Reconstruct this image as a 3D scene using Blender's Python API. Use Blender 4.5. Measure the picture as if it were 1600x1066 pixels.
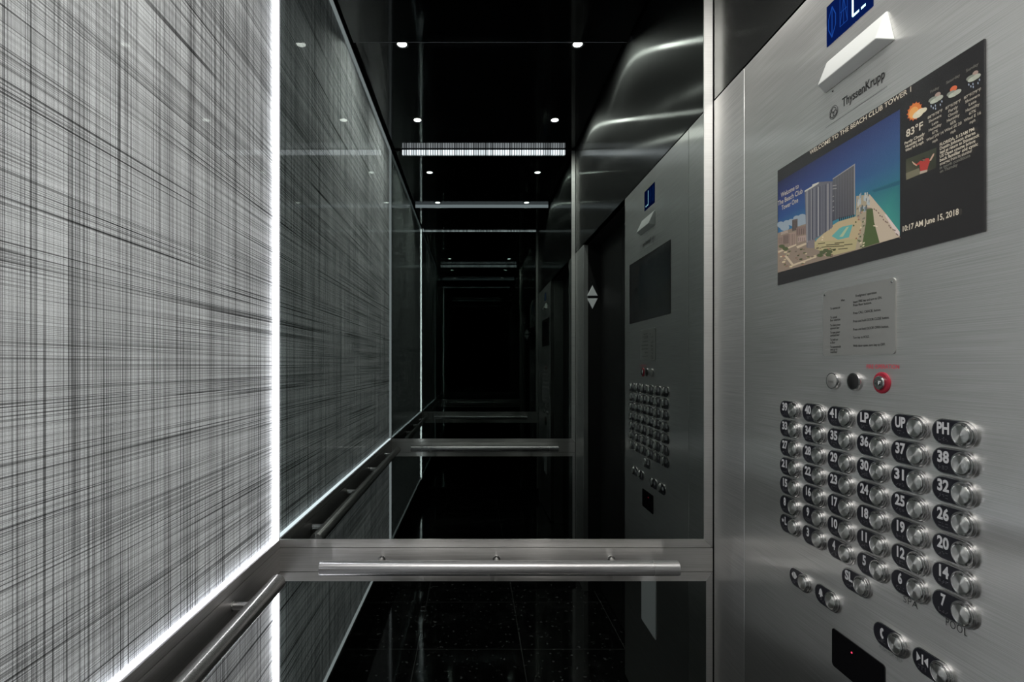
import bpy, bmesh, math, random
from mathutils import Matrix, Vector
random.seed(7)
for o in list(bpy.data.objects): bpy.data.objects.remove(o)
C = bpy.context.scene.collection
PI = math.pi

# ------------------------------------------------------------------ camera, world, exposure, light levels
CZ = 1.45                                    # camera height above the cab floor
FPX = 820.0                                  # focal length in pixels of the 1600 px frame
cd = bpy.data.cameras.new('camera'); cam = bpy.data.objects.new('camera', cd); C.objects.link(cam)
cam.location = (0, 0, CZ); cam.rotation_euler = (PI/2, 0, 0)
cd.sensor_width = 36; cd.lens = FPX/1600*36
cd.shift_x = (800-741)/1600; cd.shift_y = (570-533)/1600
cd.clip_start = 0.01
bpy.context.scene.camera = cam
w = bpy.data.worlds.new('world'); bpy.context.scene.world = w; w.use_nodes = True
w.node_tree.nodes['Background'].inputs[0].default_value = (0, 0, 0, 1)
vs = bpy.context.scene.view_settings
vs.view_transform = 'Standard'; vs.look = 'None'; vs.exposure = 0.3; vs.gamma = 1; vs.use_curve_mapping = False
cy = bpy.context.scene.cycles
cy.max_bounces = 14; cy.glossy_bounces = 10; cy.diffuse_bounces = 4; cy.transparent_max_bounces = 24
cy.sample_clamp_indirect = 3.0; cy.sample_clamp_direct = 6.0
L_DOWN = 1150.0*1.35      # downlight lens
L_EDGE = 18.0      # led strips round the backlit glass
L_EDGE_DIM = 0.9
L_BACK = 0.11       # the even glow of the backlit panels
L_COVE = 3.2

# cab dimensions
XL, XR, YF, YN, ZC = -0.569, 0.70, 1.535, -0.55, CZ+1.488
Z1, Z2, Z3, Z4 = CZ-0.511, CZ-0.535, CZ-0.606, CZ-0.633      # handrail band
ZK = CZ-1.232                                                # top of the kick plate

# ------------------------------------------------------------------ materials
def new_mat(name):
    m = bpy.data.materials.new(name); m.use_nodes = True
    nt = m.node_tree; nt.nodes.clear()
    out = nt.nodes.new('ShaderNodeOutputMaterial')
    return m, nt, out
def N(nt, t, **kw):
    n = nt.nodes.new(t)
    for k, v in kw.items(): setattr(n, k, v)
    return n
def principled(name, col, rough=0.4, metal=0.0, spec=0.5, emit=None, es=0.0, coat=0.0):
    m, nt, out = new_mat(name)
    p = N(nt, 'ShaderNodeBsdfPrincipled')
    p.inputs['Base Color'].default_value = (*col, 1); p.inputs['Roughness'].default_value = rough
    p.inputs['Metallic'].default_value = metal; p.inputs['Specular IOR Level'].default_value = spec
    p.inputs['Coat Weight'].default_value = coat
    if emit: p.inputs['Emission Color'].default_value = (*emit, 1); p.inputs['Emission Strength'].default_value = es
    nt.links.new(p.outputs[0], out.inputs[0])
    return m
def emission(name, col, s):
    m, nt, out = new_mat(name)
    e = N(nt, 'ShaderNodeEmission'); e.inputs[0].default_value = (*col, 1); e.inputs[1].default_value = s
    nt.links.new(e.outputs[0], out.inputs[0])
    return m
def math_n(nt, op, a, b=None, c=None):
    n = N(nt, 'ShaderNodeMath', operation=op)
    for i, v in enumerate((a, b, c)):
        if v is None: continue
        if isinstance(v, (int, float)): n.inputs[i].default_value = v
        else: nt.links.new(v, n.inputs[i])
    return n.outputs[0]
def noise(nt, vec, scale3, detail=0.0, loc=(0, 0, 0)):
    mp = N(nt, 'ShaderNodeMapping'); mp.inputs['Scale'].default_value = scale3; mp.inputs['Location'].default_value = loc
    nt.links.new(vec, mp.inputs[0])
    n = N(nt, 'ShaderNodeTexNoise'); n.inputs['Scale'].default_value = 1.0; n.inputs['Detail'].default_value = detail
    nt.links.new(mp.outputs[0], n.inputs[0])
    return n.outputs[0]
def smooth(nt, v, a, b, lo=0.0, hi=1.0):
    n = N(nt, 'ShaderNodeMapRange', interpolation_type='SMOOTHSTEP')
    nt.links.new(v, n.inputs[0])
    for i, x in zip((1, 2, 3, 4), (a, b, lo, hi)): n.inputs[i].default_value = x
    return n.outputs[0]
def brushed(name, col=(0.62, 0.62, 0.60), rough=0.22, aniso=0.6, grain='Z', streak='Y', soft=0.5):
    """steel brushed along one axis; highlights spread across the grain"""
    m, nt, out = new_mat(name)
    tc = N(nt, 'ShaderNodeTexCoord')
    sc = {'Y': (900, 6, 900), 'X': (6, 900, 900), 'Z': (900, 900, 6)}[streak]
    f = smooth(nt, noise(nt, tc.outputs['Object'], sc, 2), 0.25, 0.75, 0.82, 1.08)
    mx = N(nt, 'ShaderNodeVectorMath', operation='SCALE'); mx.inputs[0].default_value = col
    nt.links.new(f, mx.inputs['Scale'])
    g = N(nt, 'ShaderNodeBsdfAnisotropic', distribution='GGX')
    nt.links.new(mx.outputs[0], g.inputs['Color'])
    nt.links.new(smooth(nt, noise(nt, tc.outputs['Object'], (3, 3, 3), 2), 0.3, 0.7, rough*0.9, rough*1.1), g.inputs['Roughness'])
    g.inputs['Anisotropy'].default_value = aniso
    t = N(nt, 'ShaderNodeCombineXYZ')
    for i, a in enumerate('XYZ'): t.inputs[i].default_value = 1.0 if a == grain else 0.0
    nt.links.new(t.outputs[0], g.inputs['Tangent'])
    g2 = N(nt, 'ShaderNodeBsdfAnisotropic', distribution='GGX'); g2.inputs['Roughness'].default_value = 0.5; g2.inputs['Anisotropy'].default_value = 0.35
    nt.links.new(mx.outputs[0], g2.inputs['Color']); nt.links.new(t.outputs[0], g2.inputs['Tangent'])
    ms = N(nt, 'ShaderNodeMixShader'); ms.inputs[0].default_value = soft
    nt.links.new(g.outputs[0], ms.inputs[1]); nt.links.new(g2.outputs[0], ms.inputs[2])
    nt.links.new(ms.outputs[0], out.inputs[0])
    return m
def mirror_glass(name, tint=(0.215, 0.24, 0.23)):
    m, nt, out = new_mat(name)
    g = N(nt, 'ShaderNodeBsdfGlossy'); g.inputs['Color'].default_value = (*tint, 1); g.inputs['Roughness'].default_value = 0.0
    nt.links.new(g.outputs[0], out.inputs[0])
    return m
def facing(nt):
    l = N(nt, 'ShaderNodeLayerWeight'); l.inputs[0].default_value = 0.5
    return l.outputs['Facing']
def thin_glass(name):
    m, nt, out = new_mat(name)
    fr = math_n(nt, 'MULTIPLY_ADD', math_n(nt, 'POWER', facing(nt), 5.0), 0.4, 0.012)
    t = N(nt, 'ShaderNodeBsdfTransparent'); t.inputs[0].default_value = (0.98, 0.985, 0.985, 1)
    g = N(nt, 'ShaderNodeBsdfGlossy'); g.inputs['Roughness'].default_value = 0.0
    mx = N(nt, 'ShaderNodeMixShader')
    nt.links.new(fr, mx.inputs[0]); nt.links.new(t.outputs[0], mx.inputs[1]); nt.links.new(g.outputs[0], mx.inputs[2])
    nt.links.new(mx.outputs[0], out.inputs[0])
    return m
def hatch_mat(name):
    """backlit sheet printed with an irregular crosshatch of fine dark threads"""
    m, nt, out = new_mat(name)
    tc = N(nt, 'ShaderNodeTexCoord'); v = tc.outputs['Object']
    def threads(fine, along, seed, thr, dark, cluster):
        # fine: frequency across the threads
        if along == 'Z': s = (1, fine, 0.9); sc = (1, cluster, 1.6)
        else:            s = (1, 0.9, fine); sc = (1, 1.6, cluster)
        n = noise(nt, v, s, 0, (seed, seed*1.7, seed*0.3))
        cl = noise(nt, v, sc, 1, (seed*2, 0, seed))
        line = smooth(nt, n, thr-0.03, thr+0.03, 1, 0)          # 1 on a thread
        amt = smooth(nt, cl, 0.34, 0.66, dark*0.25, dark)
        return math_n(nt, 'SUBTRACT', 1.0, math_n(nt, 'MULTIPLY', line, amt))
    f = None
    for args in ((760, 'Z', 3.1, 0.44, 0.62, 40), (430, 'Z', 8.2, 0.39, 0.72, 26), (230, 'Z', 5.5, 0.27, 0.80, 14),
                 (760, 'Y', 1.4, 0.44, 0.62, 40), (440, 'Y', 6.6, 0.40, 0.75, 26), (240, 'Y', 9.9, 0.28, 0.85, 14)):
        t = threads(*args)
        f = t if f is None else math_n(nt, 'MULTIPLY', f, t)
    f = math_n(nt, 'MULTIPLY', f, smooth(nt, noise(nt, v, (1, 5, 5), 2), 0.3, 0.7, 0.88, 1.08))
    f = math_n(nt, 'MULTIPLY', f, smooth(nt, noise(nt, v, (1, 900, 900), 0), 0.3, 0.7, 0.93, 1.05))
    c = N(nt, 'ShaderNodeCombineXYZ')
    for i, k in enumerate((0.985, 0.995, 1.015)): nt.links.new(math_n(nt, 'MULTIPLY', f, k), c.inputs[i])
    d = N(nt, 'ShaderNodeBsdfDiffuse')
    sc = N(nt, 'ShaderNodeVectorMath', operation='SCALE'); sc.inputs['Scale'].default_value = 0.82
    nt.links.new(c.outputs[0], sc.inputs[0]); nt.links.new(sc.outputs[0], d.inputs[0])
    e = N(nt, 'ShaderNodeEmission'); e.inputs[1].default_value = L_BACK; nt.links.new(c.outputs[0], e.inputs[0])
    a = N(nt, 'ShaderNodeAddShader'); nt.links.new(d.outputs[0], a.inputs[0]); nt.links.new(e.outputs[0], a.inputs[1])
    nt.links.new(a.outputs[0], out.inputs[0])
    return m
def granite(name):
    m, nt, out = new_mat(name)
    tc = N(nt, 'ShaderNodeTexCoord')
    fl = smooth(nt, noise(nt, tc.outputs['Object'], (38, 38, 38), 3), 0.62, 0.72, 0, 0.11)
    v2 = smooth(nt, noise(nt, tc.outputs['Object'], (6, 6, 6), 6), 0.5, 0.7, 0.004, 0.014)
    br = N(nt, 'ShaderNodeTexBrick', offset=0.0, squash=1.0)
    mp = N(nt, 'ShaderNodeMapping'); mp.inputs['Location'].default_value = (0.29, 0.13, 0)
    nt.links.new(tc.outputs['Object'], mp.inputs[0]); nt.links.new(mp.outputs[0], br.inputs[0])
    br.inputs['Scale'].default_value = 1.0; br.inputs['Brick Width'].default_value = 0.53; br.inputs['Row Height'].default_value = 0.53
    br.inputs['Mortar Size'].default_value = 0.003; br.inputs['Mortar Smooth'].default_value = 0.3
    br.inputs['Color1'].default_value = (0, 0, 0, 1); br.inputs['Color2'].default_value = (0, 0, 0, 1); br.inputs['Mortar'].default_value = (1, 1, 1, 1)
    val = math_n(nt, 'ADD', math_n(nt, 'ADD', fl, v2), math_n(nt, 'MULTIPLY', br.outputs['Color'], 0.055))
    p = N(nt, 'ShaderNodeBsdfPrincipled'); p.inputs['Roughness'].default_value = 0.07
    cc = N(nt, 'ShaderNodeCombineColor')
    for i in range(3): nt.links.new(val, cc.inputs[i])
    nt.links.new(cc.outputs[0], p.inputs['Base Color']); p.inputs['Specular IOR Level'].default_value = 1.0
    b = N(nt, 'ShaderNodeBump'); b.inputs['Strength'].default_value = 0.06; b.inputs['Distance'].default_value = 0.01
    nt.links.new(noise(nt, tc.outputs['Object'], (5, 5, 5), 1), b.inputs['Height']); nt.links.new(b.outputs[0], p.inputs['Normal'])
    nt.links.new(p.outputs[0], out.inputs[0])
    return m
def spun_steel(name):
    """disc turned on a lathe: circular grain"""
    m, nt, out = new_mat(name)
    g = N(nt, 'ShaderNodeBsdfAnisotropic', distribution='GGX')
    g.inputs['Color'].default_value = (0.72, 0.72, 0.70, 1); g.inputs['Roughness'].default_value = 0.3; g.inputs['Anisotropy'].default_value = 0.65
    t = N(nt, 'ShaderNodeTangent', direction_type='RADIAL', axis='Z')
    nt.links.new(t.outputs[0], g.inputs['Tangent']); nt.links.new(g.outputs[0], out.inputs[0])
    return m
def led_strip_mat(name, s):
    m, nt, out = new_mat(name)
    tc = N(nt, 'ShaderNodeTexCoord'); sx = N(nt, 'ShaderNodeSeparateXYZ'); nt.links.new(tc.outputs['Object'], sx.inputs[0])
    wv = math_n(nt, 'SINE', math_n(nt, 'MULTIPLY', sx.outputs[0], 2*PI/0.0165))
    st = smooth(nt, wv, -0.9, 0.6, 0.35*s, 1.3*s)
    st = math_n(nt, 'MULTIPLY', st, smooth(nt, noise(nt, tc.outputs['Object'], (60, 1, 1), 2), 0.3, 0.7, 0.5, 1.4))
    e = N(nt, 'ShaderNodeEmission'); e.inputs[0].default_value = (0.93, 0.92, 1.0, 1); nt.links.new(st, e.inputs[1])
    nt.links.new(e.outputs[0], out.inputs[0])
    return m
def vcol_screen(name, s):
    m, nt, out = new_mat(name)
    a = N(nt, 'ShaderNodeVertexColor', layer_name='ink')
    p = N(nt, 'ShaderNodeBsdfPrincipled'); p.inputs['Base Color'].default_value = (0.01, 0.01, 0.012, 1); p.inputs['Roughness'].default_value = 0.15
    nt.links.new(a.outputs[0], p.inputs['Emission Color']); nt.links.new(smooth(nt, facing(nt), 0.50, 0.67, s, 0.03*s), p.inputs['Emission Strength'])
    nt.links.new(p.outputs[0], out.inputs[0])
    return m

M = {}
M['steel_x'] = brushed('brushed_steel_right_wall', (0.86, 0.85, 0.83), 0.21, 0.77, 'Z', 'Y', 0.5)
M['steel_panel'] = brushed('brushed_steel_control_panel', (0.90, 0.89, 0.865), 0.21, 0.77, 'Z', 'X', 0.3)
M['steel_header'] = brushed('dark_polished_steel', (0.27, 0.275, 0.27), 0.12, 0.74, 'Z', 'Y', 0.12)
M['steel_y'] = brushed('brushed_steel_far_wall', (0.90, 0.89, 0.87), 0.17, 0.6, 'Z', 'X', 0.85)
M['steel_dark'] = brushed('brushed_steel_left_band', (0.60, 0.58, 0.575), 0.18, 0.6, 'Y', 'Y', 0.5)
M['steel_band'] = brushed('brushed_steel_handrail_band', (0.92, 0.90, 0.885), 0.16, 0.75, 'X', 'X', 0.3)
M['tube_x'] = brushed('satin_tube_far', (0.78, 0.77, 0.78), 0.26, -0.6, 'X', 'X', 0.25)
M['tube_y'] = brushed('satin_tube_left', (0.58, 0.57, 0.56), 0.24, -0.5, 'Y', 'Y', 0.25)
M['chrome'] = principled('polished_steel', (0.66, 0.66, 0.65), 0.16, 1.0)
M['rim'] = principled('polished_rim', (0.74, 0.73, 0.73), 0.2, 1.0)
M['spun'] = spun_steel('spun_steel')
M['mirror'] = mirror_glass('black_mirror_glass')
M['glass'] = thin_glass('clear_cover_glass')
M['hatch'] = hatch_mat('crosshatched_backlit_sheet')
M['black'] = principled('matte_black', (0.006, 0.006, 0.006), 0.5)
M['black_gloss'] = principled('gloss_black', (0.006, 0.006, 0.007), 0.12)
M['ceil'] = principled('gloss_black_ceiling', (0.004, 0.004, 0.005), 0.06, 0, 0.7)
M['granite'] = granite('black_granite')
M['ink'] = principled('black_ink', (0.01, 0.01, 0.01), 0.5)
M['ink_grey'] = principled('grey_ink', (0.09, 0.09, 0.09), 0.5)
M['red'] = principled('red_enamel', (0.34, 0.02, 0.04), 0.25)
M['red_ink'] = principled('red_ink', (0.6, 0.05, 0.08), 0.5)
M['white'] = principled('white_plastic', (0.80, 0.81, 0.79), 0.35)
M['numeral'] = principled('white_numeral', (0.62, 0.62, 0.64), 0.45)
M['braille'] = principled('dark_braille', (0.10, 0.10, 0.11), 0.3)
M['plate'] = principled('satin_aluminium', (0.40, 0.40, 0.385), 0.42, 0.55)
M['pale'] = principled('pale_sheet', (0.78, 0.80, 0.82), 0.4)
M['face'] = principled('black_face', (0.012, 0.012, 0.018), 0.3)
M['edge'] = emission('edge_led', (0.96, 0.97, 1.0), L_EDGE)
M['edge_low'] = emission('edge_led_bottom', (0.90, 0.93, 1.0), L_EDGE*0.22)
M['edge_dim'] = emission('edge_led_dim', (0.92, 0.96, 1.0), L_EDGE_DIM)
M['down'] = emission('downlight_lens', (1.0, 0.98, 0.93), L_DOWN)
M['cove'] = led_strip_mat('cove_led_strip', L_COVE)
M['step'] = emission('ceiling_step_led', (0.9, 0.88, 1.0), 2.6)
M['screen'] = vcol_screen('lit_screen', 0.75)
M['blue'] = emission('blue_display', (0.002, 0.008, 0.06), 1.0)
M['blue_dim'] = emission('blue_display_dim', (0.008, 0.045, 0.24), 1.0)
M['blue_lit'] = emission('blue_display_lit', (0.45, 0.80, 1.0), 2.2)
M['led_red'] = emission('red_led', (1.0, 0.05, 0.12), 1.6)

# ------------------------------------------------------------------ mesh helpers
class MB:
    def __init__(s): s.bm = bmesh.new()
    def box(s, x0, x1, y0, y1, z0, z1, bev=0.0):
        b = bmesh.ops.create_cube(s.bm, size=1.0)
        for v in b['verts']:
            v.co = Vector(((x0+x1)/2+v.co.x*(x1-x0), (y0+y1)/2+v.co.y*(y1-y0), (z0+z1)/2+v.co.z*(z1-z0)))
        if bev:
            es = list({e for v in b['verts'] for e in v.link_edges})
            bmesh.ops.bevel(s.bm, geom=es, offset=bev, segments=2, affect='EDGES', profile=0.5)
        return s
    def poly(s, pts):
        return s.bm.faces.new([s.bm.verts.new(p) for p in pts])
    def prism(s, pts, d, bev=0.0, segs=2):
        """extrude a loop of 3D points by vector d; bevel the far rim"""
        n = len(pts); d = Vector(d)
        a = [s.bm.verts.new(p) for p in pts]; b = [s.bm.verts.new(Vector(p)+d) for p in pts]
        s.bm.faces.new(a[::-1]); top = s.bm.faces.new(b)
        for i in range(n): s.bm.faces.new((a[i], a[(i+1) % n], b[(i+1) % n], b[i]))
        if bev:
            bmesh.ops.bevel(s.bm, geom=list(top.edges), offset=bev, segments=segs, affect='EDGES', profile=0.5)
        return s
    def lathe(s, prof, seg=40, M4=None):
        """profile (r, z) turned about local z"""
        rings = []
        for r, z in prof:
            if r < 1e-6: rings.append([s.bm.verts.new((0, 0, z))])
            else: rings.append([s.bm.verts.new((r*math.cos(2*PI*k/seg), r*math.sin(2*PI*k/seg), z)) for k in range(seg)])
        new = [v for r in rings for v in r]
        for a, b in zip(rings, rings[1:]):
            for k in range(seg):
                k2 = (k+1) % seg
                if len(a) == 1 and len(b) == 1: continue
                if len(a) == 1: s.bm.faces.new((a[0], b[k], b[k2]))
                elif len(b) == 1: s.bm.faces.new((a[k], a[k2], b[0]))
                else: s.bm.faces.new((a[k], a[k2], b[k2], b[k]))
        if M4 is not None:
            for v in new: v.co = M4 @ v.co
        return s
    def loft(s, loops, cap=True):
        R = [[s.bm.verts.new(p) for p in l] for l in loops]
        n = len(R[0])
        for a, b in zip(R, R[1:]):
            for k in range(n): s.bm.faces.new((a[k], a[(k+1) % n], b[(k+1) % n], b[k]))
        if cap: s.bm.faces.new(R[0][::-1]); s.bm.faces.new(R[-1])
        return s
    def build(s, name, mat, parent=None, smooth_=False, loc=None, normals=True):
        if normals: bmesh.ops.recalc_face_normals(s.bm, faces=s.bm.faces)
        me = bpy.data.meshes.new(name); s.bm.to_mesh(me); s.bm.free()
        me.materials.append(mat)
        if smooth_:
            for p in me.polygons: p.use_smooth = True
            try: me.set_sharp_from_angle(angle=math.radians(35))
            except Exception: pass
        o = bpy.data.objects.new(name, me); C.objects.link(o)
        if parent: o.parent = parent
        if loc: o.location = loc
        return o
def tag(o, label=None, cat=None, group=None, kind=None):
    if label: o['label'] = label
    if cat: o['category'] = cat
    if group: o['group'] = group
    if kind: o['kind'] = kind
    return o
def empty(name, loc=(0, 0, 0)):
    o = bpy.data.objects.new(name, None); C.objects.link(o); o.location = loc; o.empty_display_size = 0.02
    return o
RW = Matrix(((0, 0, -1, 0), (-1, 0, 0, 0), (0, 1, 0, 0), (0, 0, 0, 1)))     # local x reads along the right wall, y up, z out of it
FW = Matrix(((-1, 0, 0, 0), (0, 0, 1, 0), (0, 1, 0, 0), (0, 0, 0, 1)))      # a face that looks towards the far mirror (+Y)
def wall_root(name, Y, z, out=0.0):
    o = empty(name); o.matrix_world = Matrix.Translation((XR-out, Y, z)) @ RW
    return o
def circle(r, n=40, cx=0, cy=0, z=0, a0=0, a1=2*PI, closed=True):
    m = n if closed else n+1
    return [(cx+r*math.cos(a0+(a1-a0)*k/n), cy+r*math.sin(a0+(a1-a0)*k/n), z) for k in range(m)]
def pill(L, H, z=0, n=14):
    r = H/2; c = L/2-r; P = []
    for k in range(n+1): a = -PI/2+PI*k/n; P.append((c+r*math.cos(a), r*math.sin(a), z))
    for k in range(n+1): a = PI/2+PI*k/n; P.append((-c+r*math.cos(a), r*math.sin(a), z))
    return P
def round_rect(w_, h_, r, z=0, n=6):
    P = []
    for sx, sy, a0 in ((1, -1, -PI/2), (1, 1, 0), (-1, 1, PI/2), (-1, -1, PI)):
        for k in range(n+1):
            a = a0+PI/2*k/n; P.append((sx*(w_/2-r)+r*math.cos(a), sy*(h_/2-r)+r*math.sin(a), z))
    return P
def text_mesh(body, size, bold=0.0, sx=1.0, align='CENTER', depth=0.0, spacing=1.0):
    cu = bpy.data.curves.new('writing', 'FONT'); cu.body = body; cu.size = size; cu.align_x = align; cu.align_y = 'CENTER'
    cu.offset = bold*size; cu.extrude = depth; cu.space_character = spacing; cu.resolution_u = 3
    if '\n' in body: cu.space_line = 0.95
    o = bpy.data.objects.new('writing', cu); C.objects.link(o)
    dg = bpy.context.evaluated_depsgraph_get()
    me = bpy.data.meshes.new_from_object(o.evaluated_get(dg))
    bpy.data.objects.remove(o); bpy.data.curves.remove(cu)
    for v in me.vertices: v.co.x *= sx
    return me
def text(name, body, size, mat, parent, loc, bold=0.0, sx=1.0, align='CENTER', depth=0.0, spacing=1.0, width=None):
    me = text_mesh(body, size, bold, sx, align, depth, spacing)
    if width:
        xs = [v.co.x for v in me.vertices]; k = width/(max(xs)-min(xs))
        for v in me.vertices: v.co.x *= k
    me.name = name; me.materials.clear(); me.materials.append(mat)
    o = bpy.data.objects.new(name, me); C.objects.link(o); o.parent = parent; o.location = loc
    return o
def S(r, g, b):
    f = lambda c: ((c/255)/12.92 if c/255 <= 0.04045 else ((c/255+0.055)/1.055)**2.4)
    return (f(r), f(g), f(b))

# ------------------------------------------------------------------ shell
T = 0.05
tag(MB().box(XL-T-.05, XR+.25, YN-T-.02, YF+T+.02, -0.05, 0).build('floor', M['granite']), 'polished black granite tile floor mirrored in the lower glass', 'floor', kind='structure')
# ceiling: two gloss black panels with a small lit step between them
YS = 0.70
cb = MB().box(XL-.05, XR+.25, YN-T, YF+T, ZC+.03, ZC+.06).build('ceiling', M['black'])
tag(cb, 'black cab ceiling of glossy panels holding four small downlights', 'ceiling', kind='structure')
MB().box(XL+.022, XR-.012, YN+.006, YS, ZC, ZC+.03).build('ceiling_panel', M['ceil'], cb)
MB().box(XL+.022, XR-.012, YS+.001, YF-.006, ZC-.03, ZC+.03).build('ceiling_panel', M['ceil'], cb)
MB().box(XL+.022, XR-.012, YS, YS+.001, ZC-.03, ZC).build('step_light', M['step'], cb)
MB().box(XL+.022, XR-.012, YS-.0004, YS+.001, ZC-.0312, ZC-.0301).build('step_lip', M['black'], cb)

# left wall: backlit sheets behind glass, steel band between
D_ = 0.017
wl = MB().box(XL-D_-.06, XL-D_-.004, YN-T, YF+T, 0, ZC+.06).build('wall_left', M['black'])
tag(wl, 'backlit left wall of crosshatched grey fabric glass split by a steel band', 'wall', kind='structure')
def light_box(z0, z1, strong, weak_top):
    MB().box(XL-D_-.004, XL-D_, YN, YF, z0, z1).build('crosshatch_sheet', M['hatch'], wl)
    MB().box(XL-D_, XL-.003, YF-.003, YF, z0, z1).build('edge_light', M['edge'], wl)
    MB().box(XL-D_, XL-.003, YN, YN+.003, z0, z1).build('edge_light', M['edge_dim'], wl)
    MB().box(XL-D_, XL-.006, YN+.003, YF-.003, z0, z0+.003).build('edge_light', M['edge_low'] if strong else M['edge_dim'], wl)
    MB().box(XL-D_, XL-.003, YN+.003, YF-.003, z1-.003, z1).build('edge_light', M['edge_dim'], wl)
    MB().box(XL-.003, XL, YN+.0005, YF-.0005, z0, z1).build('cover_glass', M['glass'], wl)
light_box(Z1, ZC-.012, True, True)
light_box(ZK, Z4, False, False)
MB().box(XL-D_-.004, XL, YN, YF, ZC-.012, ZC+.06).build('top_edge', M['black'], wl)
MB().box(XL-D_-.004, XL+.002, YN, YF, 0, ZK).build('kick_plate', M['black_gloss'], wl)
def band_x(parent, x0, x1, mat):          # band strips along the left wall
    for nm, a, b in (('band_rail', Z2+.0006, Z1), ('band_panel', Z3+.0006, Z2-.0006), ('band_rail', Z4, Z3-.0006)):
        MB().box(x0, x1, YN+.001, YF-.001, a, b, .0006).build(nm, mat, parent)
band_x(wl, XL-D_, XL+.001, M['steel_dark'])

# far and near walls: black mirror in steel frames with the same band
def mirror_wall(name, y, sgn, label, strip):
    """sgn -1: faces -Y (far wall); +1: faces +Y"""
    ys = lambda d: y+sgn*d
    def bx(x0, x1, d0, d1, z0, z1, bev=0.0):
        a, b = sorted((ys(d0), ys(d1)))
        return MB().box(x0, x1, a, b, z0, z1, bev)
    wv = bx(XL-.1, XR+.25, -T, -.004, 0, ZC+.06).build(name, M['black'])
    tag(wv, label, 'wall', kind='structure')
    fs = M['steel_y']; g = 0.0010; ST = .028
    bx(XL, XR-ST, -.004, -.002, Z1, ZC-.01).build('mirror_glass', M['mirror'], wv)
    bx(XL, XR-ST+.007, -.004, -.002, ZK-.1, Z4).build('mirror_glass', M['mirror'], wv)
    # upper frame (stile + bottom rail with a mitre), band, lower frame
    m = MB(); y0 = ys(-.004); dv = (0, sgn*.0045, 0)
    m.prism([(XR-ST, y0, Z1), (XR-.003, y0, Z2+g), (XR-.003, y0, ZC-.01), (XR-ST, y0, ZC-.01)], dv)
    m.build('frame_stile', fs, wv)
    MB().prism([(XL, y0, Z2+g), (XR-.0036, y0, Z2+g), (XR-ST-.0006, y0, Z1), (XL, y0, Z1)], dv).build('frame_rail', M['steel_band'], wv)
    bx(XL, XR-.003, -.004, .001, Z3+g, Z2-g).build('band_panel', M['steel_band'], wv)
    MB().prism([(XL, y0, Z3-g), (XR-.0036, y0, Z3-g), (XR-.0216, y0, Z4), (XL, y0, Z4)], dv).build('frame_rail', M['steel_band'], wv)
    MB().prism([(XR-.021, y0, Z4), (XR-.003, y0, Z3-g), (XR-.003, y0, 0.1), (XR-.021, y0, 0.1)], dv).build('frame_stile', fs, wv)
    bx(XL, XR-.003, -.004, .0, 0, .1).build('kick_plate', M['black_gloss'], wv)
    x0, x1 = strip
    s = bx(x0, x1, .0, .010, ZC-.040, ZC-.008, .001).build('cove_light_strip', M['cove'])
    return wv, s
wf, s1 = mirror_wall('wall_far', YF, -1, 'far wall of black mirror glass in a steel frame with steel band', (XL+.01, XR-.03))
wn, s2 = mirror_wall('wall_near', YN, 1, 'opposite wall of black mirror glass seen only in reflection', (-.498, .627))
tag(s1, 'thin line of white light along the top of the farther mirrored wall, faint double reflection', 'light strip')
tag(s2, 'bright striped light strip crossing the mirror below the four downlights', 'light strip')

# right wall: header, return panels, door recess
XJ = 0.815; ZH = CZ+.770
YD0, YD1 = -.29, .635          # door opening
wr = MB().box(XJ+.04, XJ+.08, YN-T, YF+T, 0, ZC+.06).build('wall_right', M['black'])
tag(wr, 'brushed steel right wall with header above the door opening', 'wall', kind='structure')
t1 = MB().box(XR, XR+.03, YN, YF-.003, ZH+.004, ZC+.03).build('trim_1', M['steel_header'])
t2 = MB().box(XR, XR+.03, YN, YD0, 0, ZH-.001, .0015).build('trim_2', M['steel_x'])
MB().box(XR+.03, XJ+.02, YD0-.02, YD0, 0, ZH).build('door_jamb', M['black'], t2)
MB().box(XR+.031, XJ+.02, YD1-.001, YD1, 0, ZH).build('trim_4', M['steel_y'])
tag(bpy.data.objects['trim_4'], 'thin steel door jamb behind the control panel edge', 'door jamb', kind='structure')
MB().box(XR+.03, XJ+.02, YD0, YD1, ZH-.001, ZH+.03).build('door_head', M['black'], wr)
# quarter-round corner column between far wall and control panel
m = MB()
P = [(XR+.03, YF-.004, 0), (XR, YF-.004, 0), (XR, YF-.05, 0), (XR-.0005, 1.42, 0), (XR, 1.3625, 0), (XR+.002, 1.3605, 0), (XR+.03, 1.3605, 0)]
t3 = m.prism(P, (0, 0, ZH-.001)).build('trim_3', M['steel_x'])
tag(t1, 'dark polished steel header above the control panel and doorway', 'header panel', kind='structure')
tag(t2, 'narrow steel return strip beyond the door arrows in the mirror', 'wall panel', kind='structure')
tag(t3, 'narrow vertical steel strip between mirror frame and control panel', 'wall panel', kind='structure')
d = MB().box(XJ, XJ+.03, YD0+.001, (YD0+YD1)/2-.001, .005, ZH-.002).build('door_1', M['black'])
tag(d, 'pair of dark closed lift door leaves beside the steel jamb, seen in the mirror', 'door', kind='structure')
MB().box(XJ, XJ+.03, (YD0+YD1)/2+.001, YD1-.001, .005, ZH-.002).build('door_leaf', M['black'], d)

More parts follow.
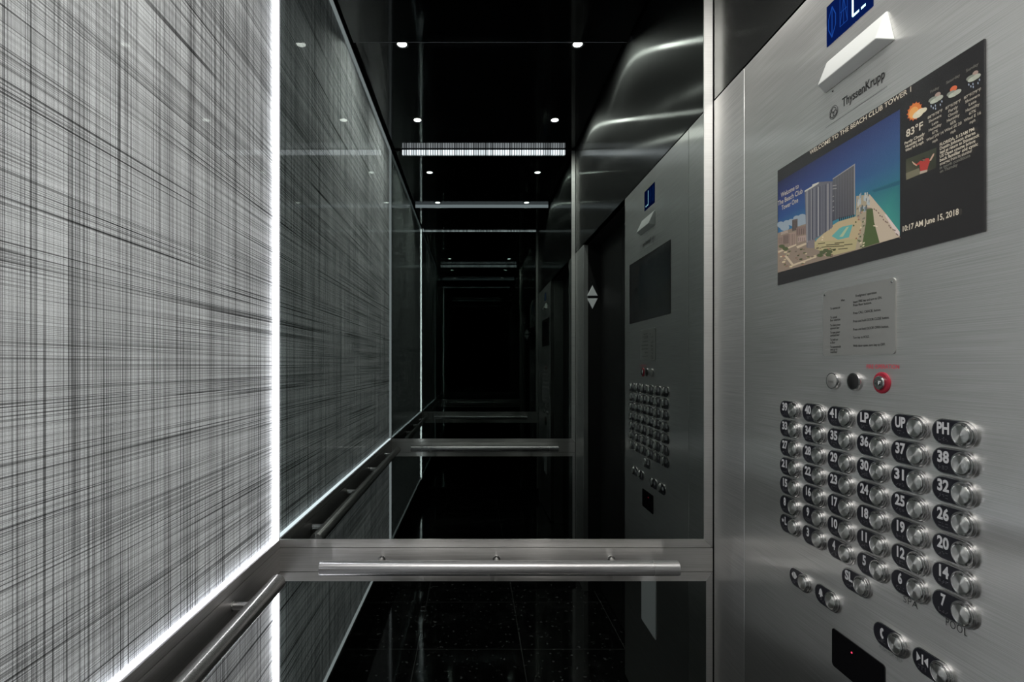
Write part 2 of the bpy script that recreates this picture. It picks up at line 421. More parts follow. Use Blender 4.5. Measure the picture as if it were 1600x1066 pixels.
# ------------------------------------------------------------------ downlights
def downlight(X, Y, zc, label):
    r = empty('ceiling_downlight', (X, Y, zc)); tag(r, label, 'downlight', 'downlights in the black ceiling')
    MB().lathe([(.0215, -.0005), (.029, -.0035), (.037, -.003), (.038, 0), (.0215, 0)], 40).build('trim_ring', M['black_gloss'], r, True)
    MB().lathe([(0, -.0015), (.0205, -.0015), (.0215, -.0005)], 32).build('lens', M['down'], r)
    return r
ZB = ZC-.045
downlight(-.335, .638, ZC, 'upper left of the four large downlights in the mirrored ceiling')
downlight(.48, .638, ZC, 'upper right of the four large downlights in the mirrored ceiling')
downlight(-.345, -.117, ZC, 'lower left of the four large downlights, just above the striped light strip')
downlight(.49, -.117, ZC, 'lower right of the four large downlights, just above the striped light strip')

# ------------------------------------------------------------------ handrails
RZ = CZ-.568; RR = .0205
def rail_along_x(y, sgn, label):
    """rail on a mirror wall; sgn -1 rail stands towards -Y of the wall"""
    yc = y+sgn*.07
    r = empty('handrail', (.07, yc, RZ)); tag(r, label, 'handrail')
    L = .5
    A = Matrix.Rotation(PI/2, 4, 'Y')
    MB().lathe([(0, -L), (RR-.0025, -L), (RR-.0008, -L+.0006), (RR, -L+.003), (RR, L-.003), (RR-.0008, L-.0006), (RR-.0025, L), (0, L)], 48, A).build('rail_tube', M['tube_x'], r, True)
    for bx_ in (-.34, -.005, .33):
        B = Matrix.Translation((bx_, 0, 0)) @ Matrix.Rotation(PI/2*sgn, 4, 'X')
        b = MB().lathe([(.0065, .012), (.0065, .066), (.007, .068)], 24, B).build('bracket', M['chrome'], r, True)
        MB().lathe([(.008, .0665), (.0105, .0668), (.0112, .0678), (.0112, .0695)], 28, B).build('flange', M['chrome'], b, True)
    return r
rail_along_x(YF, -1, 'straight satin steel handrail in front of the black mirror below centre')
rail_along_x(YN, 1, 'handrail on the opposite wall, thin bright bar in mid mirror')
xc = -.513
r = empty('handrail', (xc, .46, RZ)); tag(r, 'dark steel handrail running along the backlit left wall', 'handrail')
y0, y1 = -.44-.46, 1.372-.46
A = Matrix.Rotation(-PI/2, 4, 'X')
MB().lathe([(0, y0), (RR-.0025, y0), (RR-.0008, y0+.0006), (RR, y0+.003), (RR, y1-.003), (RR-.0008, y1-.0006), (RR-.0025, y1), (0, y1)], 48, A).build('rail_tube', M['tube_y'], r, True)
for by in (1.235, .725, .22, -.25):
    B = Matrix.Translation((0, by-.46, 0)) @ Matrix.Rotation(-PI/2, 4, 'Y')
    b = MB().lathe([(.0095, .012), (.0095, .052), (.010, .054)], 24, B).build('bracket', M['rim'], r, True)
    MB().lathe([(.0095, .0525), (.0112, .0528), (.0120, .0536), (.0120, .0548)], 28, B).build('flange', M['chrome'], b, True)

# ------------------------------------------------------------------ car lantern on the far jamb of the door
lan = empty('direction_lantern'); lan.matrix_world = Matrix.Translation((.757, YD0+.0002, CZ+.432)) @ FW
tag(lan, 'up and down arrow lantern on the dark door jamb seen in the mirror', 'lantern')
M['arrow'] = principled('frosted_arrow', (0.5, 0.5, 0.5), 0.5, emit=(1, 1, 1), es=0.28)
MB().prism([(-.033, .010, 0), (.033, .010, 0), (0, .076, 0)], (0, 0, .008), .0035).build('up_arrow', M['arrow'], lan)
MB().prism([(-.033, -.008, 0), (0, -.074, 0), (.033, -.008, 0)], (0, 0, .008), .0035).build('down_arrow', M['arrow'], lan)
for yy in (.092, -.092): MB().lathe([(.003, 0), (.003, .002), (0, .003)], 16, Matrix.Translation((0, yy, 0))).build('screw', M['chrome'], lan)

# ------------------------------------------------------------------ control panel
YP0, YP1 = .636, 1.3595
cp = wall_root('control_panel', (YP0+YP1)/2, 0); tag(cp, 'tall brushed stainless steel lift control panel filling the right side', 'control panel')
def LX(Y): return (YP0+YP1)/2-Y                   # world Y -> panel local x
fp = MB().box(-(YP1-YP0)/2, (YP1-YP0)/2, 0.012, ZH-.001, -.03, 0, .001).build('faceplate', M['steel_panel'], cp)
e = .0004
text('engraved_word', 'SPA', .0155, M['ink'], cp, (LX(.842), CZ-.3815, e), width=.028, spacing=1.1)
text('engraved_word', 'POOL', .0165, M['ink'], cp, (LX(.762), CZ-.3815, e), width=.034, spacing=1.15)
text('engraved_word', 'PUSH FOR HELP', .0085, M['ink_grey'], cp, (LX(.882), CZ-.4865, e), width=.048)
text('printed_word', 'FIRE OPERATION', .0105, M['red_ink'], cp, (LX(.900), CZ-.0038, e), width=.072, bold=.01)
# maker's mark: ring emblem and name
lg = text('maker_name', 'ThyssenKrupp', .0235, M['ink'], cp, (LX(.946), CZ+.4965, e), width=.104, bold=.02)
m = MB()
def ring(m, r0, r1, z=0.0, a0=0, a1=2*PI, cx=0, cy=0, n=36):
    A = circle(r0, n, cx, cy, z, a0, a1, False); B = circle(r1, n, cx, cy, z, a0, a1, False)
    for k in range(n): m.poly([A[k], A[k+1], B[k+1], B[k]])
ring(m, .0115, .0125); 
for ox, oy in ((0, .0042), (-.0038, -.0028), (.0038, -.0028)): ring(m, .0046, .0058, 0, 0, 2*PI, ox, oy, 24)
ring(m, .0088, .0096)
m.build('maker_emblem', M['ink'], cp, loc=(LX(1.022), CZ+.4915, e), normals=False)
MB().box(LX(1.045), LX(.890), CZ+.4715, CZ+.4722, 0, e).build('engraved_line', M['ink_grey'], cp)

# ------------------------------------------------------------------ oval buttons
PL, PH_ = .0735, .0400
def glyph(kind):
    m = MB()
    if kind == 'open':
        m.box(-.0012, .0012, -.007, .007, 0, .0004); 
        for s in (-1, 1):
            m.poly([(s*.0035, -.007, .0004), (s*.0035, .007, .0004), (s*.0095, 0, .0004)])
            m.poly([(s*.0019, -.007, .0004), (s*.0028, -.007, .0004), (s*.0028, .007, .0004), (s*.0019, .007, .0004)])
    elif kind == 'close':
        m.box(-.0012, .0012, -.0075, .0075, 0, .0004)
        for s in (-1, 1): m.poly([(s*.0105, -.0075, .0004), (s*.0105, .0075, .0004), (s*.003, 0, .0004)])
    elif kind == 'bell':
        m.poly([(x*.9e-3, y*1e-3, .0004) for x, y in ((-8, -5), (8, -5), (6, -2.5), (5, 3), (3, 6.5), (1.2, 7.5), (0, 9), (-1.2, 7.5), (-3, 6.5), (-5, 3), (-6, -2.5))])
        m.poly(circle(.0022, 14, 0, -.0065, .0004))
    elif kind == 'phone':
        m.poly([(x*1e-3, y*1e-3, .0004) for x, y in ((1, 9), (4, 8), (4.5, 4.5), (2.5, 4), (1, 1), (1, -1.5), (2.5, -4.5), (4.5, -5), (4, -8.5), (1, -9.5), (-2.5, -5.5), (-3.5, 0), (-2.5, 5.5))])
    return m
shared = {}
def part(key, builder, name, mat, parent, smooth_=False, loc=None):
    if key not in shared:
        o = builder().build(name, mat, parent, smooth_); shared[key] = o.data
    else:
        o = bpy.data.objects.new(name, shared[key]); C.objects.link(o); o.parent = parent
    if loc: o.location = loc
    return o
DX = .0166
def oval_button(name, Y, z, mark, label, group, cat='button'):
    r = wall_root(name, Y, z); tag(r, label, cat, group)
    part('bezel', lambda: MB().loft([pill(PL, PH_, 0), pill(PL, PH_, .0028), pill(PL-.0012, PH_-.0012, .0040), pill(PL-.0036, PH_-.0036, .0040)]), 'bezel', M['rim'], r, True)
    part('face', lambda: MB().prism(pill(PL-.0042, PH_-.0042, .0036), (0, 0, .0010)), 'face_plate', M['face'], r)
    part('collar', lambda: MB().lathe([(.0182, .0038), (.0182, .0066), (.0174, .0078), (.0160, .0078), (.0152, .0066), (.0146, .0064)], 44), 'button_collar', M['rim'], r, True, (DX, 0, 0))
    part('cap', lambda: MB().lathe([(.0147, .0060), (.0147, .0092), (.0138, .0102), (.0130, .0100)], 44), 'cap_ring', M['chrome'], r, True, (DX, 0, 0))
    part('disc', lambda: MB().lathe([(.0130, .0100), (.0126, .0104), (.0001, .0108)], 44), 'push_disc', M['spun'], r, False, (DX, 0, 0))
    if mark in ('open', 'close', 'bell', 'phone'):
        g = glyph(mark).build('symbol', M['numeral'], r); g.location = (-.0165, .0030, .0047)
    else:
        sz = .0235
        wd = {1: .0082, 2: .0195}[len(mark)]
        if mark == 'PH' or mark == 'UP' or mark == 'LP' or mark == 'SL': wd = .0205
        if mark == '★L': 
            m = MB(); m.poly([((.0055 if k % 2 == 0 else .0023)*math.sin(2*PI*k/10), (.0055 if k % 2 == 0 else .0023)*math.cos(2*PI*k/10), 0) for k in range(10)][::-1])
            m.build('star', M['numeral'], r, loc=(-.0235, .0045, .0049))
            text('numeral', 'L', sz, M['numeral'], r, (-.0130, .0045, .0049), bold=.03, width=.0078)
        elif mark[0] == '1' and len(mark) == 2:
            text('numeral', mark, sz, M['numeral'], r, (-.0165, .0045, .0049), bold=.038, width=.0160 if mark != '11' else .0125)
        else:
            text('numeral', mark, sz, M['numeral'], r, (-.0165, .0045, .0049), bold=.038, width=wd)
    rnd = random.Random(str(mark)+name)
    m = MB()
    for cx_ in (-.0235, -.0175, -.0115):
        for i in range(2):
            for j in range(3):
                if rnd.random() < .5: m.lathe([(.0007, 0), (.0005, .0005), (0, .0006)], 6, Matrix.Translation((cx_+i*.0022, -.0085-j*.0022, .0046)))
    m.build('braille', M['braille'], r)
    return r
cols = [1.1585, 1.077, .998, .919, .8405, .762]
rows = [['39', '33', '27', '21', '15', '8', '★L'], ['40', '34', '28', '22', '16', '9', '3'], ['41', '35', '29', '23', '17', '10', '4'],
        ['LP', '36', '30', '24', '18', '11', '5'], ['UP', '37', '31', '25', '19', '12', '6'], ['PH', '38', '32', '26', '20', '14', '7']]
for Y, col in zip(cols, rows):
    for i, mk in enumerate(col):
        lab = 'oval black and steel floor button marked %s' % mk if mk != '★L' else 'oval black and steel floor button marked with a star and L'
        oval_button('floor_button', Y, CZ-.0995-.0425*i, mk, lab, 'oval floor buttons on the steel panel')
oval_button('floor_button', .958, CZ-.3980, 'SL', 'oval black and steel button marked SL below the button grid', 'oval floor buttons on the steel panel')
gs = 'oval service buttons low on the panel'
oval_button('door_open_button', 1.123, CZ-.4605, 'open', 'oval door open button with outward arrows, leftmost below the grid', gs)
oval_button('alarm_button', 1.036, CZ-.4605, 'bell', 'oval alarm button with a white bell symbol', gs)
oval_button('phone_button', .879, CZ-.4605, 'phone', 'oval help button with a white telephone receiver symbol', gs)
oval_button('door_close_button', .7975, CZ-.4605, 'close', 'oval door close button with inward arrows at bottom right', gs)

# ------------------------------------------------------------------ key switches above the buttons
def round_fixture(name, Y, z, label, kind):
    r = wall_root(name, Y, z); tag(r, label, 'key switch' if kind == 'key' else 'button')
    if kind == 'key':
        MB().lathe([(.0185, 0), (.0185, .002), (.0165, .0035), (.0120, .0035), (.0120, .001)], 44).build('red_ring', M['red'], r, True)
        c = MB().lathe([(.0118, 0), (.0118, .006), (.0105, .0075), (0, .0075)], 40).build('lock_cylinder', M['chrome'], r, True)
        MB().box(-.0012, .0012, -.0065, .0065, .0074, .0079).build('keyway', M['black'], c).rotation_euler = (0, 0, .9)
        MB().lathe([(.0045, .0074), (.0045, .009), (.0035, .0095), (0, .0095)], 24).build('plug', M['chrome'], c, True)
    else:
        MB().lathe([(.0172, 0), (.0172, .004), (.0158, .0065), (.0142, .0065), (.0138, .0050)], 44).build('bezel', M['rim'], r, True)
        MB().lathe([(.0140, .0045), (.0138, .0068), (.0128, .0074), (0, .0074)], 44).build('insert', M['black'] if kind == 'black' else M['plate'], r, True)
        if kind != 'black':
            text('engraved_word', 'FIRE', .006, M['ink_grey'], r, (0, -.002, .0077), width=.014)
    return r
round_fixture('call_button', 1.0185, CZ-.0315, 'small round steel button left of the black one', 'steel')
round_fixture('indicator_button', .9615, CZ-.0310, 'small round black button in a steel ring', 'black')
round_fixture('fire_key_switch', .9000, CZ-.0310, 'red ringed key switch under the red fire operation wording', 'key')

# ------------------------------------------------------------------ instruction plate
ip = wall_root('instruction_plate', .9605, CZ+.0815); tag(ip, 'thin grey instruction plate with small black text above the key switches', 'sign')
MB().prism(round_rect(.181, .128, .007), (0, 0, .0022), .0006).build('plate', M['plate'], ip)
def line(body, x, y, wd): text('text_line', body, .0062, M['ink'], ip, (x, y, .0024), align='LEFT', width=wd, bold=.012)
line("Firefighters' operation", .000, .0440, .050)
line('When', -.038, .0405, .010)
for x, y, b, wd in (( -.068, .0280, 'To operate car', .028), (-.068, .0105, 'To cancel', .019), (-.068, .0050, 'floor selection', .028), (-.068, -.0050, 'To close power', .029), (-.068, -.0105, 'operated door', .026),
                    (-.068, -.0190, 'To open power', .028), (-.068, -.0245, 'operated door', .026), (-.068, -.0330, 'To hold car', .022), (-.068, -.0385, 'at floor', .014),
                    (-.068, -.0470, 'To automatically', .030), (-.068, -.0520, 'send car to', .020), (-.068, -.0570, 'recall floor', .020),
                    (-.006, .0335, 'Insert FIRE key and turn to ON.', .068), (-.006, .0275, 'Press floor buttons.', .045), (-.006, .0130, 'Press CALL CANCEL button.', .066),
                    (-.006, -.0020, 'Press and hold DOOR CLOSE button.', .084), (-.006, -.0170, 'Press and hold DOOR OPEN button.', .083),
                    (-.006, -.0320, 'Turn key to HOLD.', .040), (-.006, -.0470, 'With door open, turn key to OFF.', .076)):
    line(b, x, y, wd)
for sx in (-1, 1): MB().lathe([(.002, 0), (.002, .001), (0, .0015)], 12, Matrix.Translation((sx*.084, .057, .002))).build('screw', M['chrome'], ip)

# ------------------------------------------------------------------ white wedge light
wz = wall_root('emergency_light', .9585, CZ+.57); tag(wz, 'white wedge shaped lamp housing under the blue floor display', 'emergency light')
h0, h1 = -.030, .030
m = MB()
A = [(-.087, h0, 0), (.087, h0, 0), (.071, h1, 0), (-.0865, h1, 0)]
B = [(-.076, h0+.010, .024), (.074, h0+.010, .024), (.069, h1-.002, .003), (-.078, h1-.002, .003)]
m.loft([A, B]); bmesh.ops.bevel(m.bm, geom=list(m.bm.edges), offset=.0022, segments=3, affect='EDGES', profile=.5)
m.build('housing', M['white'], wz, True)
MB().lathe([(.0015, 0), (.0015, .001), (0, .0012)], 10, Matrix.Translation((-.066, h0-.006, 0))).build('screw', M['ink'], wz)

# ------------------------------------------------------------------ blue floor display
bd = wall_root('floor_display', .980, CZ+.669); tag(bd, 'dark blue lit floor display with arrow at the top edge', 'display')
MB().box(-.0605, .0605, -.0395, .0395, 0, .0015, .0004).build('display_glass', M['blue'], bd)
def strokes(m, segs, wd, z=.0019):
    for (a, b, c, d_) in segs:
        v = Vector((c-a, d_-b, 0)).normalized(); n = Vector((-v.y, v.x, 0))*wd/2
        p, q = Vector((a, b, z)), Vector((c, d_, z)); m.poly([p-n, q-n, q+n, p+n])
m = MB(); strokes(m, [(-.044, -.030, -.044, .030), (-.054, .010, -.044, .030), (-.034, .010, -.044, .030), (-.054, -.010, -.044, -.030), (-.034, -.010, -.044, -.030), (-.054, .010, -.054, -.010), (-.034, .010, -.034, -.010)], .0022)
m.build('arrow_symbol', M['blue_dim'], bd, normals=False)
m = MB(); strokes(m, [(-.022, -.024, -.022, .028), (-.022, .028, -.002, .028), (-.002, .028, -.002, -.024), (-.022, .002, -.002, .002), (-.022, -.024, -.002, -.024), (-.022, -.024, -.012, .028), (-.012, .028, -.002, -.024), (-.012, -.024, -.012, .028)], .0013)
m.build('unlit_digit', M['blue_dim'], bd, normals=False)
m = MB(); strokes(m, [(.012, -.026, .012, .030), (.012, -.026, .028, -.026), (.033, -.026, .044, -.026)], .0045)
m.build('lit_digit', M['blue_lit'], bd, normals=False)

# ------------------------------------------------------------------ card reader
cr = wall_root('card_reader', .9585, CZ-.549); tag(cr, 'black rectangular card reader with tiny red light at the bottom', 'card reader')
MB().prism(round_rect(.131, .073, .005), (0, 0, .0022), .0006).build('housing', M['black_gloss'], cr)
MB().lathe([(.0016, .0021), (.0013, .0028), (0, .003)], 16, Matrix.Translation((-.0115, .0165, 0))).build('status_light', M['led_red'], cr)

# ------------------------------------------------------------------ pale plate added to stand in for an unexplained bright reflection in the mirror
for Ya, Yb, zt, zb, lb in ((.885, 1.055, -.80, -1.06, 'pale plate added low on the steel in place of a bright reflection under the handrail'),):
    q = wall_root('stand_in_plate', (Ya+Yb)/2, CZ+(zt+zb)/2); tag(q, lb, 'plate')
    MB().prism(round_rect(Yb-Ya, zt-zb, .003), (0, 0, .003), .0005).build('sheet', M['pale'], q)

# ------------------------------------------------------------------ information screen
YSC, ZSC = .9618, CZ+.314
SW, SH = .4885, .2640
sc_ = wall_root('information_screen', YSC, ZSC); tag(sc_, 'wide lit information screen showing beach towers and weather', 'screen')
MB().box(-SW/2, SW/2, -SH/2, SH/2, 0, .0030, .0005).build('bezel', principled('screen_black', (0.012, 0.011, 0.012), 0.14, emit=(1, .97, .95), es=0.012), sc_)
def W(px, py):
    """a point of the screen picture as read off the wall plane -> screen-local x, y"""
    Y = FPX*XR/(px-741); z = (570-py)*XR/(px-741)
    return (YSC-Y, CZ+z-ZSC)
def Z7(X, Y): return W(1200+X/5.332, 250+Y/5.332)
class Ink:
    def __init__(s): s.bm = bmesh.new(); s.l = s.bm.loops.layers.color.new('ink'); s.z = .0032
    def poly(s, pts, cols):
        if not isinstance(cols[0], tuple): cols = [cols]*len(pts)
        f = s.bm.faces.new([s.bm.verts.new((x, y, s.z)) for x, y in pts]); s.z += .000004
        for l, c in zip(f.loops, cols):
            r_, g_, b_ = c; gy = (r_+g_+b_)/3; r_, g_, b_ = (gy+(q-gy)*.86 for q in (r_, g_, b_))
            l[s.l] = (r_/255, g_/255, b_/255, 1)
    def build(s, name, parent):
        me = bpy.data.meshes.new(name); s.bm.to_mesh(me); s.bm.free(); me.materials.append(M['screen'])
        o = bpy.data.objects.new(name, me); C.objects.link(o); o.parent = parent
        return o
k = Ink()
PX0, PX1, PY0, PY1 = YSC-1.2035, YSC-.859, CZ+.211-ZSC, CZ+.418-ZSC
def UV(u, v): return (PX0+(PX1-PX0)*u, PY0+(PY1-PY0)*v)
# sky
ys_ = [1, .8, .6, .45, .3, 0]; cl = [(26, 30, 66), (34, 46, 98), (36, 66, 118), (44, 92, 130), (62, 118, 140), (110, 110, 104)]
cr_ = [(40, 56, 104), (44, 72, 120), (42, 84, 124), (40, 100, 122), (40, 112, 118), (46, 118, 116)]
for i in range(5): k.poly([UV(0, ys_[i+1]), UV(1, ys_[i+1]), UV(1, ys_[i]), UV(0, ys_[i])], [cl[i+1], cr_[i+1], cr_[i], cl[i]])
def zp(pts, col): k.poly([Z7(*p) for p in pts], col)
for cx_, cyy, rr in ((120, 540, 34), (170, 525, 30), (210, 520, 36), (255, 490, 34), (300, 480, 38), (330, 500, 36), (150, 560, 40), (240, 530, 40), (310, 530, 45)):
    zp([(cx_+rr*math.cos(a*PI/6), cyy+rr*.8*math.sin(a*PI/6)) for a in range(12)][::-1], (128, 140, 148))
# sea and beach
k.poly([Z7(*p) for p in ((745, 300), (840, 262), (1113, 165), (1113, 605), (1000, 455), (860, 300))], [(44, 92, 120), (40, 96, 118), (36, 96, 108), (50, 128, 118), (50, 132, 122), (50, 118, 122)])
zp([(880, 255), (1000, 215), (1113, 170), (1113, 205), (1000, 240), (900, 268)], (32, 84, 104))
zp([(92, 610), (335, 530), (420, 700), (760, 640), (745, 640), (860, 285), (1000, 450), (1113, 600), (1113, 642), (560, 810), (92, 940)], (126, 110, 94))
zp([(842, 282), (865, 290), (1000, 452), (1113, 600), (1113, 642), (945, 690), (890, 480), (880, 400), (835, 395)], (176, 158, 134))
zp([(1000, 452), (1113, 598), (1113, 636), (1080, 610), (985, 455)], (196, 178, 168))
zp([(835, 410), (888, 405), (900, 520), (945, 688), (795, 735), (832, 520)], (72, 88, 48))
zp([(750, 300), (850, 290), (835, 400), (830, 520), (796, 735), (745, 752), (745, 500)], (150, 138, 112))
rnd = random.Random(3)
for _ in range(26):
    x = rnd.uniform(755, 850); y = rnd.uniform(265, 400); h = rnd.uniform(18, 60); ww = rnd.uniform(8, 16); c = rnd.choice(((150, 160, 160), (120, 132, 138), (168, 166, 156), (84, 92, 94)))
    zp([(x, y), (x, y+h), (x+ww, y+h-2), (x+ww, y-3)], c)
for _ in range(26):
    x = rnd.uniform(745, 815); y = rnd.uniform(400, 720); c = rnd.choice(((190, 176, 140), (90, 96, 66), (160, 120, 96), (110, 104, 92)))
    zp([(x, y), (x-4, y+14), (x+12, y+10), (x+15, y-4)], c)
for t in range(15):
    x = 900+t*15+rnd.uniform(-5, 5); y = 400+t*17+rnd.uniform(-8, 8); zp([(x, y), (x+2, y+12), (x+15, y+15), (x+10, y+1)], (116, 92, 84))
zp([(895, 545), (930, 550), (930, 556), (895, 552)], (220, 200, 170))
# deck, pool, podium
zp([(420, 665), (560, 540), (600, 515), (745, 470), (800, 520), (765, 660), (410, 690)], (168, 150, 112))
zp([(545, 635), (610, 570), (640, 555), (722, 538), (690, 645), (600, 665)], (84, 150, 142))
zp([(610, 640), (670, 560), (690, 556), (640, 640)], (150, 168, 130))
zp([(402, 682), (762, 655), (745, 748), (560, 795), (405, 740)], (160, 148, 104))
for (x, y, l) in ((430, 695, 60), (500, 706, 110), (570, 690, 80), (460, 725, 60), (520, 720, 130), (600, 740, 80), (650, 705, 70), (540, 745, 40)):
    zp([(x, y), (x, y+7), (x+l, y), (x+l, y-7)], (74, 66, 46))
for _ in range(44):
    x = rnd.uniform(430, 790); y = rnd.uniform(480, 660)
    if 545 < x < 720 and 540 < y < 660: continue
    if y < 660-(x-420)*.62: continue
    c = rnd.choice(((72, 82, 48), (196, 178, 140), (136, 92, 70), (110, 104, 84)))
    zp([(x, y), (x-2, y+12), (x+12, y+11), (x+10, y-2)], c)
# low town on the left
for (x, y, ww, h, c) in ((215, 500, 46, 95, (86, 76, 70)), (100, 640, 40, 70, (128, 108, 96)), (140, 628, 50, 80, (112, 94, 84)), (188, 610, 58, 115, (140, 118, 104)), (250, 565, 80, 70, (118, 98, 88)), (120, 600, 60, 26, (150, 132, 118)), (262, 640, 70, 50, (150, 128, 116)), (345, 672, 58, 50, (118, 104, 100))):
    zp([(x, y), (x, y+h), (x+ww, y+h-ww*.3), (x+ww, y-ww*.22)], c)
    for q in range(4): zp([(x+ww*(q+.3)/4.4, y+8), (x+ww*(q+.3)/4.4, y+h-12), (x+ww*(q+.55)/4.4, y+h-14), (x+ww*(q+.55)/4.4, y+6)], tuple(int(v*.7) for v in c))
for _ in range(90):
    x = rnd.uniform(98, 560); y = rnd.uniform(700, 925)
    if y > 925-(x-98)*.27 or y < 700+max(0, x-330)*.12: continue
    c = rnd.choice(((62, 70, 42), (78, 82, 52), (168, 150, 116), (150, 106, 84), (120, 96, 78), (186, 168, 130), (96, 84, 70)))
    s_ = rnd.uniform(8, 22); zp([(x, y), (x-3, y+s_*.6), (x+s_, y+s_*.5), (x+s_*1.2, y-3)], c)
for pts in (((150, 800), (215, 880), (232, 872), (170, 795)), ((250, 720), (330, 690), (345, 700), (262, 738)), ((215, 872), (420, 800), (420, 812), (222, 886)), ((98, 760), (250, 700), (252, 712), (100, 776))): zp(pts, (176, 158, 128))
for cx_, cyy in ((470, 770), (500, 755), (530, 765), (450, 795), (520, 790), (130, 720), (160, 740)):
    zp([(cx_+26*math.cos(a*PI/5), cyy+16*math.sin(a*PI/5)) for a in range(10)][::-1], (74, 82, 52))
# towers
k.poly([Z7(*p) for p in ((322, 258), (338, 730), (400, 735), (400, 665), (470, 620), (556, 560), (556, 178), (510, 178), (440, 184), (385, 205), (385, 216))], (92, 92, 98))
for x, c in ((338, (140, 138, 136)), (365, (62, 64, 76)), (372, (130, 128, 128)), (382, (58, 60, 70)), (398, (110, 110, 116)), (420, (64, 66, 78)), (432, (150, 148, 146)), (446, (60, 62, 74)), (470, (84, 84, 92)), (492, (62, 64, 74)), (514, (146, 142, 140)), (524, (66, 68, 80)), (540, (112, 112, 116))):
    zp([(x, 262-(x-320)*.33), (x, 690-(x-338)*.55), (x+7, 686-(x-338)*.55), (x+7, 260-(x-320)*.33)], c)
zp([(322, 256), (322, 268), (385, 232), (440, 196), (440, 184), (385, 206), (385, 218)], (178, 174, 160))
zp([(400, 668), (400, 735), (345, 735), (345, 672)], (112, 104, 104))
k.poly([Z7(*p) for p in ((557, 155), (553, 512), (600, 492), (745, 455), (744, 30))], [(84, 84, 86), (66, 66, 74), (70, 70, 76), (74, 72, 74), (86, 84, 84)])
for x in range(580, 740, 22): zp([(x, 168-(x-557)*.67), (x, 490-(x-600)*.25), (x+3, 489-(x-600)*.25), (x+3, 166-(x-557)*.67)], (96, 96, 98))
zp([(736, 34), (736, 458), (745, 455), (744, 30)], (128, 126, 124))
zp([(557, 155), (557, 164), (744, 40), (744, 30)], (132, 130, 128))
for y in (210, 236, 300, 340, 390, 420): zp([(556, y+3), (556, y+9), (590 if y < 240 else 568, y+3), (590 if y < 240 else 568, y-3)], (140, 138, 134))
for x in range(610, 740, 17): zp([(x, 480-(x-610)*.2), (x, 508-(x-610)*.25), (x+9, 506-(x-610)*.25), (x+9, 478-(x-610)*.2)], (44, 46, 54))
k.build('tower_picture', sc_)

# golfer picture
k = Ink()
def Zg(X, Y): return W(1400+X/9.693, 180+Y/9.693)
def gp(pts, col): k.poly([Zg(*p) for p in pts], col)
gp([(180, 670), (185, 985), (640, 800), (645, 490)], [(60, 62, 44), (84, 80, 60), (48, 50, 38), (56, 60, 46)])
gp([(180, 880), (185, 980), (400, 890), (380, 800)], (110, 104, 80))
gp([(385, 745), (340, 770), (300, 735), (310, 722), (345, 740), (400, 690), (440, 700), (480, 655), (530, 650), (545, 700), (520, 770), (505, 830), (400, 850)], (172, 52, 44))
gp([(298, 745), (272, 705), (282, 700), (320, 738), (345, 752), (345, 772)], (190, 160, 130))
gp([(535, 690), (590, 590), (612, 575), (606, 610), (560, 690)], (186, 150, 124))
gp([(430, 660), (455, 650), (475, 670), (468, 695), (440, 698)], (120, 84, 66))
gp([(425, 655), (455, 640), (478, 655), (470, 664), (430, 668)], (40, 36, 36))
gp([(395, 850), (390, 895), (500, 860), (510, 825)], (168, 150, 130))
k.build('golfer_picture', sc_)

# weather icons
def Zw(X, Y): return W(1400+X/10.66, 90+Y/10.66)
def icon(name, shapes):
    k = Ink()
    for c, pts in shapes: k.poly([Zw(*p) for p in pts], c)
    return k.build(name, sc_)
def blob(cx, cyy, rx, ry, slope=-.45, n=14):
    return [(cx+rx*math.cos(2*PI*a/n), cyy+ry*math.sin(2*PI*a/n)+slope*rx*math.cos(2*PI*a/n)) for a in range(n)][::-1]
rays = []
for a in range(14):
    t = 2*PI*a/14; cx_, cyy = 345, 895
    def pt(r, t): return (cx_+r*.86*math.cos(t), cyy+r*math.sin(t)-.42*r*.86*math.cos(t))
    rays.append(((200, 84, 36), [pt(125, t-.18), pt(158, t), pt(125, t+.18)]))
icon('sun_icon', rays+[((214, 112, 44), blob(345, 895, 115, 135, -.42)), ((226, 154, 74), blob(330, 915, 80, 95, -.42)),
     ((206, 196, 164), blob(400, 945, 90, 60)), ((214, 204, 176), blob(440, 895, 70, 45)), ((206, 196, 164), blob(490, 880, 62, 42))])
def cloud(cx, cyy, sun):
    s = []
    if sun: s.append(((214, 96, 52), blob(cx-10, cyy-70, 60, 50)))
    else: s.append(((158, 132, 118), blob(cx+30, cyy-70, 50, 42)))
    s += [((128, 132, 118), blob(cx-50, cyy+5, 75, 40)), ((172, 176, 156), blob(cx-10, cyy+25, 90, 38)), ((164, 166, 148), blob(cx+50, cyy-15, 72, 42))]
    if not sun:
        for dx, dy in ((-80, 120), (-45, 150), (-10, 110), (-5, 160), (75, 95), (100, 40)): s.append(((150, 160, 176), blob(cx+dx, cyy+dy, 10, 22, 0, 6)))
    return s
icon('rain_icon', cloud(700, 690, False)); icon('cloud_icon', cloud(1005, 590, True)); icon('rain_icon', cloud(1330, 330, False))

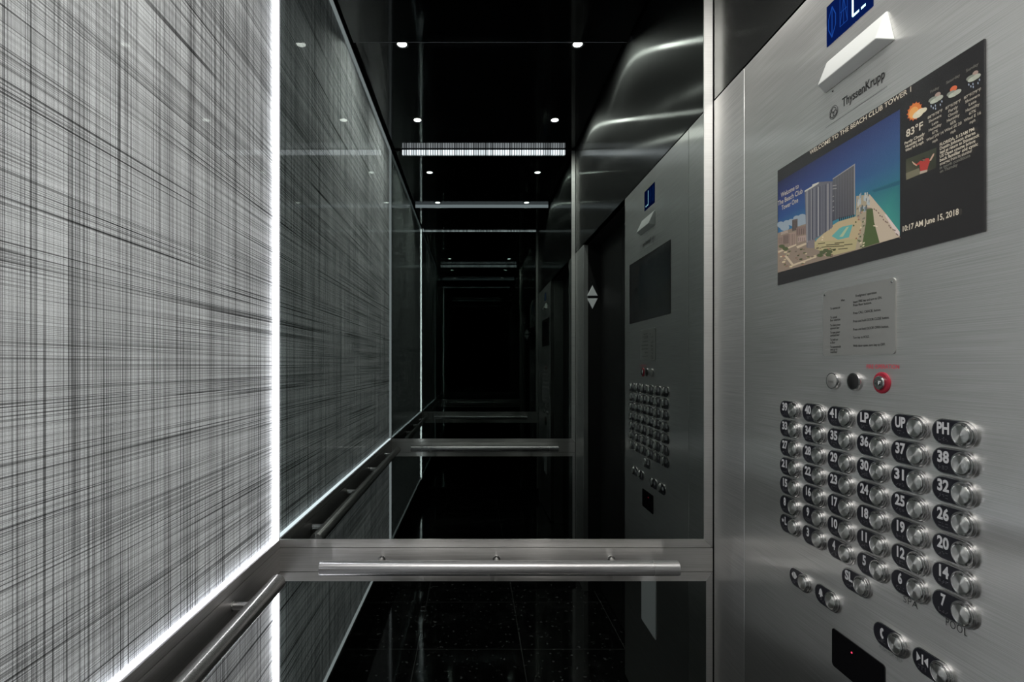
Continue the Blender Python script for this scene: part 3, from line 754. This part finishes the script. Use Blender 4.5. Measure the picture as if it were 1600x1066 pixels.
# screen writing
def scr_mat(name, c):
    m = emission(name, S(*c), 1.0); nt = m.node_tree
    e = [n for n in nt.nodes if n.type == 'EMISSION'][0]
    nt.links.new(smooth(nt, facing(nt), 0.50, 0.67, 0.8, 0.03), e.inputs[1]); return m
MW, MG, MD = scr_mat('screen_text', (188, 178, 160)), scr_mat('screen_text_soft', (160, 152, 138)), scr_mat('screen_text_dim', (104, 102, 94))
def stext(body, x0, y0, x1, y1, size, mat, name='screen_writing', bold=0.012):
    """body starts at photo point (x0,y0) (baseline middle) and ends at (x1,y1)"""
    a, b = W(x0, y0), W(x1, y1)
    o = text(name, body, size, mat, sc_, ((a[0]+b[0])/2, (a[1]+b[1])/2, .0054), bold=bold, width=abs(b[0]-a[0]))
    return o
stext('WELCOME TO THE BEACH CLUB TOWER 1', 1270, 238, 1430, 140, .0118, MW, 'title_text', .01)
stext('10:17 AM June 15, 2018', 1415, 357, 1503, 333, .0125, MW, 'clock_text', .02)
stext('Welcome to', 1224, 304, 1252, 292, .0150, MG, 'picture_caption')
stext('The Beach Club', 1219, 318, 1258, 299, .0150, MG, 'picture_caption')
stext('Tower One', 1225, 325, 1251, 313, .0150, MG, 'picture_caption')
stext('83°F', 1421, 209, 1447.5, 197, .0165, MW, 'temperature_text', .02)
for i, (b, x0, x1) in enumerate((('Partly Cloudy', 1418.5, 1450), ('Humidity 66%', 1420, 1448), ('Wind W 6 mph', 1420, 1448.5))):
    stext(b, x0, 223.5+i*6-.0*x0, x1, 210+i*6, .0062, MW, 'weather_text', .02)
def column_lines(lines, cx, y0, dy, slope, widths):
    for i, (b, w_) in enumerate(zip(lines, widths)):
        yy = y0+i*dy; stext(b, cx-w_/2, yy+slope*w_/2, cx+w_/2, yy-slope*w_/2, .0058, MG, 'forecast_text', .02)
column_lines(['88°F/78°F', 'Showers', 'Late', 'Humidity', '67%', 'Wind SW 14', 'mph'], 1466.5, 178.5, 6.9, .53, [23, 20, 10, 20, 9, 27, 8])
column_lines(['87°F/78°F', 'Partly', 'Cloudy', 'Humidity', '65%', 'Wind SE 20', 'mph'], 1495, 163.5, 7.0, .56, [24, 15, 16, 20, 9, 27, 8])
column_lines(['87°F/79°F', 'Showers', 'Late', 'Humidity', '67%', 'Wind E 16', 'mph'], 1525.5, 146.5, 7.2, .58, [27, 23, 12, 22, 11, 27, 9])
stext('Friday', 1459, 144, 1473, 136.5, .0058, MD, 'day_text', .02)
stext('Saturday', 1484, 129.5, 1506, 117.5, .0058, MD, 'day_text', .02)
stext('Sunday', 1515, 110.5, 1535, 100.5, .0058, MD, 'day_text', .02)
for i, (b, x1, mt) in enumerate((('FLORIDA, 5:12AM PM:', 1529, MW), ('Dustin Johnson shares', 1530, MW), ('lead as return to Shinnecock', 1536, MW), ('US Open course brings', 1530, MW), ('back familiar old cynic', 1534, MW), ('emerges from its slumber', 1525, MG), ('in tough conditions', 1522, MD), ('on Thursday', 1502, MD))):
    y0_ = 226.5+i*5.95; sl = .46-.012*i
    stext(b, 1474, y0_, x1, y0_-sl*(x1-1474), .0064, mt, 'news_text', .02)
